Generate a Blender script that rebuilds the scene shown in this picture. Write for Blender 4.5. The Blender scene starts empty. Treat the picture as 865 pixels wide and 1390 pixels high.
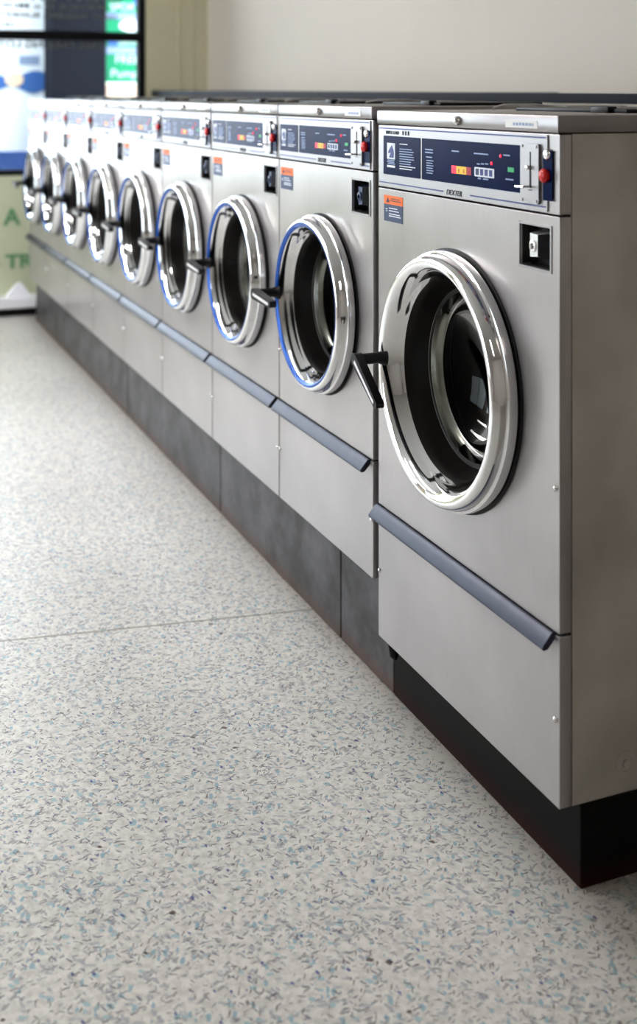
import bpy, bmesh, math, random
from mathutils import Vector, Matrix
random.seed(7)
scene = bpy.context.scene
COL = scene.collection
PI = math.pi

# ------------------------------------------------------------------ camera model
F, CX, HY, VX = 1640.0, 432.5, 128.0, -245.0
TH = math.atan((CX - VX) / F)
CT, ST = math.cos(TH), math.sin(TH)
H = 1.214                                   # eye height


def at_d(x, y, D):
    """point seen at photo pixel (x, y) on the plane X = D (parallel to the row)"""
    a = (x - CX) / F
    dx, dy, dz = a * CT + ST, -a * ST + CT, -(y - HY) / F
    t = D / dx
    return Vector((D, dy * t, H + dz * t))


def at_s(x, y, S):
    """point seen at photo pixel (x, y) on the plane Y = S (across the row)"""
    a = (x - CX) / F
    dx, dy, dz = a * CT + ST, -a * ST + CT, -(y - HY) / F
    t = S / dy
    return Vector((dx * t, S, H + dz * t))


# ------------------------------------------------------------------ materials
LAMP = 24.0

def new_mat(name):
    m = bpy.data.materials.new(name)
    m.use_nodes = True
    nt = m.node_tree
    return m, nt, nt.nodes['Principled BSDF']


def simple(name, col, rough=0.5, metal=0.0, coat=0.0, emit=0.0, noise=0.0, nscale=20.0, spec=None, emit_col=None):
    m, nt, b = new_mat(name)
    b.inputs['Base Color'].default_value = (*col, 1)
    b.inputs['Roughness'].default_value = rough
    b.inputs['Metallic'].default_value = metal
    b.inputs['Coat Weight'].default_value = coat
    if spec is not None:
        b.inputs['Specular IOR Level'].default_value = spec
    if emit:
        b.inputs['Emission Color'].default_value = (*(emit_col or col), 1)
        b.inputs['Emission Strength'].default_value = emit
    if noise:
        tc = nt.nodes.new('ShaderNodeTexCoord')
        n = nt.nodes.new('ShaderNodeTexNoise')
        n.inputs['Scale'].default_value = nscale
        n.inputs['Detail'].default_value = 4
        mx = nt.nodes.new('ShaderNodeMix')
        mx.data_type = 'RGBA'
        mx.inputs['A'].default_value = (*[c * (1 - noise) for c in col], 1)
        mx.inputs['B'].default_value = (*[min(1, c * (1 + noise)) for c in col], 1)
        nt.links.new(tc.outputs['Object'], n.inputs['Vector'])
        nt.links.new(n.outputs['Fac'], mx.inputs['Factor'])
        nt.links.new(mx.outputs['Result'], b.inputs['Base Color'])
    return m


def brushed(name, col, rough=0.33, var=0.10, smudge=0.12, scale=(3, 160, 1.2), bump=0.03, metal=1.0):
    """stainless sheet: fine vertical brushing plus cloudy smudges"""
    m, nt, b = new_mat(name)
    N, L = nt.nodes, nt.links
    b.inputs['Metallic'].default_value = metal
    tc = N.new('ShaderNodeTexCoord')
    mp = N.new('ShaderNodeMapping')
    mp.inputs['Scale'].default_value = scale
    L.new(tc.outputs['Object'], mp.inputs['Vector'])
    n1 = N.new('ShaderNodeTexNoise')
    n1.inputs['Scale'].default_value = 6
    n1.inputs['Detail'].default_value = 5
    L.new(mp.outputs['Vector'], n1.inputs['Vector'])
    n2 = N.new('ShaderNodeTexNoise')
    n2.inputs['Scale'].default_value = 4
    n2.inputs['Detail'].default_value = 3
    n2.inputs['Roughness'].default_value = 0.5
    L.new(tc.outputs['Object'], n2.inputs['Vector'])
    mx = N.new('ShaderNodeMix')
    mx.data_type = 'RGBA'
    mx.inputs['A'].default_value = (*[c * (1 - var) for c in col], 1)
    mx.inputs['B'].default_value = (*[min(1, c * (1 + var)) for c in col], 1)
    L.new(n1.outputs['Fac'], mx.inputs['Factor'])
    mx2 = N.new('ShaderNodeMix')
    mx2.data_type = 'RGBA'
    mx2.blend_type = 'MULTIPLY'
    mx2.inputs['Factor'].default_value = 1.0
    r2 = N.new('ShaderNodeMapRange')
    r2.inputs['From Min'].default_value = 0.3
    r2.inputs['From Max'].default_value = 0.7
    r2.inputs['To Min'].default_value = 1 - smudge
    r2.inputs['To Max'].default_value = 1.0
    L.new(n2.outputs['Fac'], r2.inputs['Value'])
    L.new(mx.outputs['Result'], mx2.inputs['A'])
    L.new(r2.outputs['Result'], mx2.inputs['B'])
    L.new(mx2.outputs['Result'], b.inputs['Base Color'])
    rr = N.new('ShaderNodeMapRange')
    rr.inputs['To Min'].default_value = rough * 0.85
    rr.inputs['To Max'].default_value = rough * 1.2
    L.new(n2.outputs['Fac'], rr.inputs['Value'])
    L.new(rr.outputs['Result'], b.inputs['Roughness'])
    if not bump:
        return m
    bp = N.new('ShaderNodeBump')
    bp.inputs['Strength'].default_value = bump
    bp.inputs['Distance'].default_value = 0.002
    L.new(n1.outputs['Fac'], bp.inputs['Height'])
    L.new(bp.outputs['Normal'], b.inputs['Normal'])
    return m


def glass_mat(name, tint=(1, 1, 1), gloss=1.0, blend=1.45, rough=0.02):
    m = bpy.data.materials.new(name)
    m.use_nodes = True
    nt = m.node_tree
    N, L = nt.nodes, nt.links
    N.clear()
    o = N.new('ShaderNodeOutputMaterial')
    t = N.new('ShaderNodeBsdfTransparent')
    t.inputs['Color'].default_value = (*tint, 1)
    g = N.new('ShaderNodeBsdfGlossy')
    g.inputs['Roughness'].default_value = rough
    g.inputs['Color'].default_value = (gloss, gloss, gloss, 1)
    fr = N.new('ShaderNodeFresnel')
    fr.inputs['IOR'].default_value = blend
    mx = N.new('ShaderNodeMixShader')
    L.new(fr.outputs['Fac'], mx.inputs['Fac'])
    L.new(t.outputs['BSDF'], mx.inputs[1])
    L.new(g.outputs['BSDF'], mx.inputs[2])
    L.new(mx.outputs['Shader'], o.inputs['Surface'])
    return m


def floor_mat():
    m, nt, b = new_mat('speckled_floor')
    N, L = nt.nodes, nt.links
    geo = N.new('ShaderNodeNewGeometry')
    pos = geo.outputs['Position']

    def noise(scale, detail=3, vec=None, rough=0.5):
        n = N.new('ShaderNodeTexNoise')
        n.inputs['Scale'].default_value = scale
        n.inputs['Detail'].default_value = detail
        n.inputs['Roughness'].default_value = rough
        L.new(vec or pos, n.inputs['Vector'])
        return n

    def mix(fac, a, c, blend='MIX'):
        mx = N.new('ShaderNodeMix')
        mx.data_type = 'RGBA'
        mx.blend_type = blend
        if isinstance(fac, float):
            mx.inputs['Factor'].default_value = fac
        else:
            L.new(fac, mx.inputs['Factor'])
        for key, v in (('A', a), ('B', c)):
            if isinstance(v, tuple):
                mx.inputs[key].default_value = (*v, 1)
            else:
                L.new(v, mx.inputs[key])
        return mx.outputs['Result']

    def math_(op, a, c=None, clamp=False):
        k = N.new('ShaderNodeMath')
        k.operation = op
        k.use_clamp = clamp
        for i, v in enumerate((a, c)):
            if v is None:
                continue
            if isinstance(v, (int, float)):
                k.inputs[i].default_value = v
            else:
                L.new(v, k.inputs[i])
        return k.outputs[0]

    # soft mottled ground of the sheet flooring
    n0 = noise(70, 4, rough=0.7)
    r0 = N.new('ShaderNodeMapRange')
    r0.inputs['From Min'].default_value = 0.40
    r0.inputs['From Max'].default_value = 0.58
    L.new(n0.outputs['Fac'], r0.inputs['Value'])
    base = mix(r0.outputs['Result'], (0.69, 0.665, 0.625), (0.87, 0.845, 0.80))
    n3 = noise(1.3, 3)
    r3 = N.new('ShaderNodeMapRange')
    r3.inputs['From Min'].default_value = 0.35
    r3.inputs['From Max'].default_value = 0.65
    r3.inputs['To Min'].default_value = 0.9
    r3.inputs['To Max'].default_value = 1.0
    L.new(n3.outputs['Fac'], r3.inputs['Value'])
    # warp the lookup a little so chips get ragged edges
    nw = noise(160, 2)
    vm = N.new('ShaderNodeVectorMath')
    vm.operation = 'SCALE'
    vm.inputs['Scale'].default_value = 0.006
    L.new(nw.outputs['Color'], vm.inputs[0])
    va = N.new('ShaderNodeVectorMath')
    va.operation = 'ADD'
    L.new(pos, va.inputs[0])
    L.new(vm.outputs['Vector'], va.inputs[1])
    wp = va.outputs['Vector']
    layers = [
        # angle, (sx, sy), threshold, chance, colour
        (0.3, (150, 62), 0.36, 0.22, (0.47, 0.47, 0.50)),
        (1.2, (120, 50), 0.34, 0.20, (0.52, 0.53, 0.55)),
        (2.1, (160, 60), 0.34, 0.18, (0.40, 0.39, 0.40)),
        (2.8, (120, 58), 0.34, 0.10, (0.34, 0.50, 0.57)),
        (0.8, (100, 62), 0.34, 0.10, (0.44, 0.60, 0.63)),
        (1.7, (240, 46), 0.24, 0.13, (0.15, 0.13, 0.17)),
        (2.6, (250, 50), 0.24, 0.12, (0.19, 0.15, 0.14)),
        (0.5, (240, 46), 0.24, 0.11, (0.15, 0.14, 0.19)),
        (1.1, (230, 50), 0.24, 0.10, (0.20, 0.18, 0.20)),
        (0.1, (150, 75), 0.26, 0.025, (0.05, 0.07, 0.30)),
        (1.0, (46, 34), 0.15, 0.014, (0.07, 0.03, 0.025)),
    ]
    col = base
    for i, (ang, sc, thr, ch, c) in enumerate(layers):
        mp = N.new('ShaderNodeMapping')
        mp.vector_type = 'TEXTURE'
        mp.inputs['Rotation'].default_value = (0, 0, ang)
        mp.inputs['Scale'].default_value = (1 / sc[0], 1 / sc[1], 1)
        mp.inputs['Location'].default_value = (i * .37, i * .19, 0)
        L.new(wp, mp.inputs['Vector'])
        v = N.new('ShaderNodeTexVoronoi')
        v.voronoi_dimensions = '2D'
        v.inputs['Scale'].default_value = 1.0
        L.new(mp.outputs['Vector'], v.inputs['Vector'])
        sep = N.new('ShaderNodeSeparateColor')
        L.new(v.outputs['Color'], sep.inputs['Color'])
        on = math_('LESS_THAN', sep.outputs['Red'], ch)
        sz = math_('MULTIPLY', sep.outputs['Green'], thr)
        ins = math_('LESS_THAN', v.outputs['Distance'], math_('ADD', sz, thr * 0.35))
        fac = math_('MULTIPLY', math_('MULTIPLY', on, ins), 0.85)
        col = mix(fac, col, c)
    # seam between two sheets of flooring
    sx = N.new('ShaderNodeSeparateXYZ')
    L.new(pos, sx.inputs[0])
    line = math_('ADD', math_('MULTIPLY', sx.outputs['X'], 0.158), sx.outputs['Y'])
    wob = math_('MULTIPLY', math_('SUBTRACT', nw.outputs['Fac'], 0.5), 0.004)
    d = math_('ABSOLUTE', math_('SUBTRACT', math_('ADD', line, wob), 2.807))
    seam = math_('MULTIPLY', math_('LESS_THAN', d, 0.0042), 0.62)
    col = mix(seam, col, (0.22, 0.19, 0.14))
    col = mix(1.0, col, r3.outputs['Result'], 'MULTIPLY')
    # darker and browner along the foot of the plinth
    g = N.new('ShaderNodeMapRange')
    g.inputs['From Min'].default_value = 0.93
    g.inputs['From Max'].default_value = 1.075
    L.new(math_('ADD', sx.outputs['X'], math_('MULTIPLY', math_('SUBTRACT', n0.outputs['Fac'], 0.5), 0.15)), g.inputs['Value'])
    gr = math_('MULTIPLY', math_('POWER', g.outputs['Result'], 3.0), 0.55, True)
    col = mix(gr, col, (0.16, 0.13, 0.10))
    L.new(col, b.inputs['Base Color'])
    rr = N.new('ShaderNodeMapRange')
    rr.inputs['To Min'].default_value = 0.26
    rr.inputs['To Max'].default_value = 0.38
    L.new(n3.outputs['Fac'], rr.inputs['Value'])
    L.new(rr.outputs['Result'], b.inputs['Roughness'])
    bp = N.new('ShaderNodeBump')
    bp.inputs['Strength'].default_value = 0.05
    bp.inputs['Distance'].default_value = 0.003
    L.new(n0.outputs['Fac'], bp.inputs['Height'])
    L.new(bp.outputs['Normal'], b.inputs['Normal'])
    return m


def plinth_mat(name, top, low, red):
    """dark scuffed kick face, rusty brown toward the floor"""
    m, nt, b = new_mat(name)
    N, L = nt.nodes, nt.links
    geo = N.new('ShaderNodeNewGeometry')
    n = N.new('ShaderNodeTexNoise')
    n.inputs['Scale'].default_value = 9
    n.inputs['Detail'].default_value = 7
    n.inputs['Roughness'].default_value = 0.65
    L.new(geo.outputs['Position'], n.inputs['Vector'])
    r = N.new('ShaderNodeMapRange')
    r.inputs['From Min'].default_value = 0.35
    r.inputs['From Max'].default_value = 0.65
    L.new(n.outputs['Fac'], r.inputs['Value'])
    mx = N.new('ShaderNodeMix')
    mx.data_type = 'RGBA'
    mx.inputs['A'].default_value = (*low, 1)
    mx.inputs['B'].default_value = (*top, 1)
    L.new(r.outputs['Result'], mx.inputs['Factor'])
    sx = N.new('ShaderNodeSeparateXYZ')
    L.new(geo.outputs['Position'], sx.inputs[0])
    ad = N.new('ShaderNodeMath')
    ad.operation = 'MULTIPLY_ADD'
    ad.inputs[1].default_value = -0.05
    L.new(n.outputs['Fac'], ad.inputs[0])
    L.new(sx.outputs['Z'], ad.inputs[2])
    rz = N.new('ShaderNodeMapRange')
    rz.inputs['From Min'].default_value = -0.03
    rz.inputs['From Max'].default_value = 0.02
    rz.inputs['To Min'].default_value = 0.9
    rz.inputs['To Max'].default_value = 0.0
    L.new(ad.outputs[0], rz.inputs['Value'])
    m2 = N.new('ShaderNodeMix')
    m2.data_type = 'RGBA'
    m2.inputs['B'].default_value = (*red, 1)
    L.new(mx.outputs['Result'], m2.inputs['A'])
    L.new(rz.outputs['Result'], m2.inputs['Factor'])
    L.new(m2.outputs['Result'], b.inputs['Base Color'])
    b.inputs['Roughness'].default_value = 0.42
    return m


M = {}
M['steel'] = brushed('brushed_steel', (0.51, 0.485, 0.49), 0.29, smudge=0.17, bump=0.0, metal=0.68)
M['steel_side'] = brushed('weathered_steel_side', (0.66, 0.62, 0.565), 0.5, var=0.06, smudge=0.42, scale=(2, 3, 1.5), metal=0.35, bump=0.0)
M['steel_lid'] = brushed('brushed_steel_lid', (0.37, 0.35, 0.355), 0.30, scale=(3, 2, 120), bump=0.0)
M['fascia'] = brushed('satin_fascia', (0.39, 0.375, 0.385), 0.36, var=0.03, smudge=0.06, bump=0.0)
M['chrome'] = simple('polished_chrome', (0.86, 0.86, 0.87), 0.07, 1.0)
M['chrome_dull'] = simple('worn_chrome', (0.72, 0.71, 0.70), 0.22, 1.0, noise=0.15, nscale=40)
M['black_rubber'] = simple('black_rubber', (0.008, 0.007, 0.007), 0.45, spec=0.25)
M['brown_rubber'] = simple('dark_gasket', (0.009, 0.007, 0.006), 0.35, spec=0.3)
M['black_plastic'] = simple('black_plastic', (0.008, 0.008, 0.012), 0.35, spec=0.3)
M['handle_strip'] = simple('handle_strip', (0.8, 0.78, 0.82), 0.4, 0.3)
M['navy'] = simple('navy_panel', (0.005, 0.014, 0.068), 0.22, noise=0.35, nscale=14, spec=0.05)
M['navy_line'] = simple('navy_stripe', (0.03, 0.045, 0.22), 0.4)
M['navy_block'] = simple('navy_plastic', (0.025, 0.045, 0.12), 0.3)
M['lock_steel'] = simple('lock_steel', (0.75, 0.74, 0.74), 0.38, 0.6)
M['print_white'] = simple('white_print', (0.75, 0.78, 0.85), 0.5)
M['print_dim'] = simple('grey_blue_print', (0.30, 0.38, 0.58), 0.5)
M['print_dark'] = simple('dark_print', (0.03, 0.03, 0.05), 0.5)
M['orange'] = simple('orange_print', (0.90, 0.17, 0.02), 0.5)
M['sticker_navy'] = simple('sticker_navy', (0.02, 0.04, 0.12), 0.4)
M['red_button'] = simple('red_button', (0.62, 0.012, 0.012), 0.25)
M['red_light'] = simple('red_light', (0.9, 0.02, 0.06), 0.4, emit=1.2)
M['dark_red'] = simple('dim_red_display', (0.35, 0.015, 0.03), 0.4, emit=0.3)
M['yellow_disp'] = simple('yellow_display', (0.75, 0.48, 0.03), 0.4, emit=0.25)
M['green_light'] = simple('green_light', (0.01, 0.32, 0.11), 0.4, emit=0.3)
M['white_label'] = simple('white_label', (0.78, 0.77, 0.76), 0.5)
M['trim'] = simple('blue_grey_trim', (0.055, 0.060, 0.088), 0.34, 0.4, noise=0.2, nscale=30)
M['dark_hole'] = simple('dark_recess', (0.03, 0.028, 0.026), 0.6)
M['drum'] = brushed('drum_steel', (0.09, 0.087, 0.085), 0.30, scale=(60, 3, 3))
M['glass'] = glass_mat('door_glass', (0.68, 0.69, 0.66), 0.34, 1.4)
M['pane'] = glass_mat('window_glass', (0.97, 0.985, 0.98), 0.25, 1.35)
M['rim_blue'] = simple('blue_rim_reflection', (0.015, 0.10, 0.42), 0.18, 0.3)  # blue reflected in the door rims, given as a colour
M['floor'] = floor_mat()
M['wall'] = simple('warm_white_wall', (0.58, 0.53, 0.47), 0.6, noise=0.04, nscale=2.5)
M['wall_far'] = simple('olive_cream_wall', (0.60, 0.565, 0.41), 0.55, noise=0.05, nscale=3)
M['wall_low'] = simple('pale_green_wall', (0.58, 0.61, 0.45), 0.5, noise=0.05, nscale=4)
M['wall_dim'] = simple('tan_wall', (0.64, 0.61, 0.58), 0.7, noise=0.05, nscale=2)
M['ceiling'] = simple('ceiling_white', (0.72, 0.71, 0.69), 0.8, noise=0.03, nscale=3)
M['frame_black'] = simple('black_window_frame', (0.004, 0.004, 0.006), 0.5, spec=0.2)
M['letter_dark'] = simple('grey_vinyl', (0.11, 0.115, 0.105), 0.7)
M['letter_green'] = simple('green_paint', (0.16, 0.33, 0.18), 0.6)
M['white_paint'] = simple('white_gloss_paint', (0.88, 0.88, 0.93), 0.35)
M['paper'] = simple('white_paper', (0.92, 0.92, 0.97), 0.8)
M['rail_grey'] = simple('grey_rail', (0.010, 0.012, 0.02), 0.4, spec=0.1)
M['hose'] = simple('black_hose', (0.015, 0.015, 0.017), 0.4)
M['wire'] = simple('steel_wire', (0.6, 0.6, 0.62), 0.3, 0.9)
M['plinth'] = plinth_mat('grey_plinth', (0.10, 0.096, 0.108), (0.022, 0.019, 0.019), (0.085, 0.036, 0.018))
M['base_black'] = plinth_mat('black_base', (0.007, 0.006, 0.006), (0.004, 0.004, 0.004), (0.028, 0.005, 0.004))
M['base_black'].node_tree.nodes['Principled BSDF'].inputs['Specular IOR Level'].default_value = 0.1
M['sign_white'] = simple('white_signboard', (0.85, 0.9, 1.0), 0.6)
M['sign_green'] = simple('green_signboard', (0.0, 0.33, 0.16), 0.5)
M['sign_blue'] = simple('blue_sign_paint', (0.06, 0.17, 0.48), 0.5)
M['pillar'] = simple('dark_slate_pillar', (0.022, 0.024, 0.034), 0.9, noise=0.2, nscale=2, spec=0.05)
M['peach'] = simple('peach_board', (0.95, 0.72, 0.58), 0.6)
M['pavement'] = simple('pale_pavement', (0.55, 0.55, 0.55), 0.8, noise=0.1, nscale=2)
M['blue_low'] = simple('deep_blue_panel', (0.02, 0.06, 0.22), 0.5)
M['diffuser'] = simple('lamp_diffuser', (1, 1, 1), 0.5, emit=LAMP, emit_col=(1.0, 0.955, 0.925))
M['diffuser_dim'] = simple('dim_lamp_diffuser', (1, 1, 1), 0.5, emit=LAMP * .45, emit_col=(1.0, 0.93, 0.86))  # lamp strength lowered to keep the near end darker
M['diffuser_bright'] = simple('bright_lamp_diffuser', (1, 1, 1), 0.5, emit=LAMP * 1.6, emit_col=(0.97, 0.98, 1.0))  # lamp strength raised to brighten the far floor
M['housing'] = simple('lamp_housing', (0.8, 0.8, 0.8), 0.5)

# ------------------------------------------------------------------ mesh helpers
def obj(name, bm, mats, parent=None, smooth=None, loc=None):
    me = bpy.data.meshes.new(name)
    bmesh.ops.recalc_face_normals(bm, faces=bm.faces)
    bm.to_mesh(me)
    bm.free()
    return obj_me(name, me, mats, parent, smooth, loc)


def obj_me(name, me, mats, parent=None, smooth=None, loc=None):
    if not isinstance(mats, (list, tuple)):
        mats = [mats]
    for k in mats:
        me.materials.append(M[k])
    if smooth is not None:
        for p in me.polygons:
            p.use_smooth = True
        try:
            me.set_sharp_from_angle(angle=math.radians(smooth))
        except Exception:
            pass
    o = bpy.data.objects.new(name, me)
    COL.objects.link(o)
    if parent is not None:
        o.parent = parent
    if loc is not None:
        o.location = loc
    return o


def box(bm, x0, x1, y0, y1, z0, z1, bev=0.0, mi=0, seg=2):
    vs = [bm.verts.new((x, y, z)) for x in (x0, x1) for y in (y0, y1) for z in (z0, z1)]
    q = [(0, 1, 3, 2), (4, 6, 7, 5), (0, 4, 5, 1), (2, 3, 7, 6), (0, 2, 6, 4), (1, 5, 7, 3)]
    fs = [bm.faces.new([vs[i] for i in f]) for f in q]
    for f in fs:
        f.material_index = mi
    if bev:
        es = list({e for f in fs for e in f.edges})
        r = bmesh.ops.bevel(bm, geom=es, offset=bev, segments=seg, profile=0.5, affect='EDGES')
        for f in r['faces']:
            f.material_index = mi
    return fs


def lathe(bm, prof, seg=96, cy=0.0, cz=0.0, mi=0, close=False):
    """revolve (x, r) profile about the X axis through (cy, cz)"""
    rings = []
    for x, r in prof:
        if r < 1e-6:
            rings.append([bm.verts.new((x, cy, cz))])
        else:
            rings.append([bm.verts.new((x, cy + r * math.cos(2 * PI * k / seg), cz + r * math.sin(2 * PI * k / seg))) for k in range(seg)])
    pairs = list(zip(rings, rings[1:]))
    if close:
        pairs.append((rings[-1], rings[0]))
    for a, c in pairs:
        for k in range(seg):
            k2 = (k + 1) % seg
            if len(a) == 1 and len(c) == 1:
                continue
            if len(a) == 1:
                f = bm.faces.new((a[0], c[k], c[k2]))
            elif len(c) == 1:
                f = bm.faces.new((a[k], a[k2], c[0]))
            else:
                f = bm.faces.new((a[k], a[k2], c[k2], c[k]))
            f.material_index = mi


def tube(bm, pts, r, seg=12, mi=0, cap=True):
    pts = [Vector(p) for p in pts]
    rs = r if isinstance(r, (list, tuple)) else [r] * len(pts)
    rings = []
    up = Vector((0, 0, 1))
    for i, p in enumerate(pts):
        t = (pts[min(i + 1, len(pts) - 1)] - pts[max(i - 1, 0)]).normalized()
        if abs(t.dot(up)) > 0.95:
            u = t.cross(Vector((1, 0, 0))).normalized()
        else:
            u = t.cross(up).normalized()
        v = t.cross(u)
        rings.append([bm.verts.new(p + (u * math.cos(2 * PI * k / seg) + v * math.sin(2 * PI * k / seg)) * rs[i]) for k in range(seg)])
    for a, c in zip(rings, rings[1:]):
        for k in range(seg):
            f = bm.faces.new((a[k], a[(k + 1) % seg], c[(k + 1) % seg], c[k]))
            f.material_index = mi
    if cap:
        for g in (rings[0], rings[-1]):
            bm.faces.new(g).material_index = mi


def prism_y(bm, prof, y0, y1, mi=0):
    a = [bm.verts.new((x, y0, z)) for x, z in prof]
    c = [bm.verts.new((x, y1, z)) for x, z in prof]
    n = len(prof)
    for k in range(n):
        bm.faces.new((a[k], a[(k + 1) % n], c[(k + 1) % n], c[k])).material_index = mi
    bm.faces.new(a).material_index = mi
    bm.faces.new(c[::-1]).material_index = mi


def prism_x(bm, poly, x0, x1, mi=0):
    """extrude a polygon given as (y, z) points from x0 to x1"""
    a = [bm.verts.new((x0, y, z)) for y, z in poly]
    c = [bm.verts.new((x1, y, z)) for y, z in poly]
    n = len(poly)
    for k in range(n):
        bm.faces.new((a[k], a[(k + 1) % n], c[(k + 1) % n], c[k])).material_index = mi
    bm.faces.new(a).material_index = mi
    bm.faces.new(c[::-1]).material_index = mi


def rrect(y0, y1, z0, z1, r, n=4):
    pts = []
    for cy, cz, a0 in ((y1 - r, z1 - r, 0), (y0 + r, z1 - r, 90), (y0 + r, z0 + r, 180), (y1 - r, z0 + r, 270)):
        for k in range(n + 1):
            a = math.radians(a0 + 90 * k / n)
            pts.append((cy + r * math.cos(a), cz + r * math.sin(a)))
    return pts


def circ(cy, cz, r, n=96):
    return [(cy + r * math.cos(2 * PI * k / n), cz + r * math.sin(2 * PI * k / n)) for k in range(n)]


def plate(name, outer, holes, x0, x1, mats, parent, bev=0.0012):
    """sheet in the YZ plane with cut-outs, between x0 (front) and x1"""
    cu = bpy.data.curves.new(name, 'CURVE')
    cu.dimensions = '2D'
    cu.fill_mode = 'BOTH'
    cu.extrude = (x1 - x0) / 2 - bev
    cu.bevel_depth = bev
    cu.bevel_resolution = 1
    cu.offset = -bev
    for loop in [outer] + holes:
        sp = cu.splines.new('POLY')
        sp.points.add(len(loop) - 1)
        for p, (y, z) in zip(sp.points, loop):
            p.co = (y, z, 0, 1)
        sp.use_cyclic_u = True
    tmp = bpy.data.objects.new(name, cu)
    me = bpy.data.meshes.new_from_object(tmp)
    bpy.data.objects.remove(tmp)
    bpy.data.curves.remove(cu)
    cxm = (x0 + x1) / 2
    for v in me.vertices:
        u, w, d = v.co
        v.co = (cxm + d, u, w)
    me.materials.clear()
    return obj_me(name, me, mats, parent, 25)


def text_mesh(s, size, depth=0.0003, sx=1.0, align='LEFT', shear=0.0, space=1.0, bold=0.0):
    cu = bpy.data.curves.new('lettering', 'FONT')
    cu.body = s
    cu.size = size
    cu.extrude = depth
    cu.offset = bold * size
    cu.align_x = align
    cu.shear = shear
    cu.space_character = space
    tmp = bpy.data.objects.new('lettering', cu)
    me = bpy.data.meshes.new_from_object(tmp)
    bpy.data.objects.remove(tmp)
    bpy.data.curves.remove(cu)
    for v in me.vertices:
        v.co.x *= sx
    me.materials.clear()
    return me


def join_meshes(items):
    """items: list of (mesh, matrix, material_index) -> bmesh"""
    bm = bmesh.new()
    for me, mat, mi in items:
        me.transform(mat)
        n0 = len(bm.faces)
        bm.from_mesh(me)
        bm.faces.ensure_lookup_table()
        for f in bm.faces[n0:]:
            f.material_index = mi
        bpy.data.meshes.remove(me)
    return bm


def face_front(y, z, x):
    """text matrix: reads correctly for someone in front of the row (looking +X)"""
    return Matrix(((0, 0, -1, x), (-1, 0, 0, y), (0, 1, 0, z), (0, 0, 0, 1)))


def face_in(x, z, y):
    """reads correctly from inside the room looking +Y"""
    return Matrix(((1, 0, 0, x), (0, 0, -1, y), (0, 1, 0, z), (0, 0, 0, 1)))


def face_out(x, z, y):
    """reads correctly from outside looking -Y, so mirrored from inside"""
    return Matrix(((-1, 0, 0, x), (0, 0, 1, y), (0, 1, 0, z), (0, 0, 0, 1)))


def empty(name, loc, label, cat, group=None):
    o = bpy.data.objects.new(name, None)
    COL.objects.link(o)
    o.location = loc
    o.empty_display_size = 0.1
    return tag(o, label, cat, group)


def tag(o, label=None, cat=None, group=None, kind=None):
    if label:
        o['label'] = label
    if cat:
        o['category'] = cat
    if group:
        o['group'] = group
    if kind:
        o['kind'] = kind
    return o


def copy_tree(o, parent=None):
    c = o.copy()
    COL.objects.link(c)
    if parent is not None:
        c.parent = parent
    for ch in list(o.children):
        copy_tree(ch, c)
    return c


# ------------------------------------------------------------------ washer
FRONT = 1.037            # distance of the machine fronts from the camera's path
DEPTH = 0.62


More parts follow.
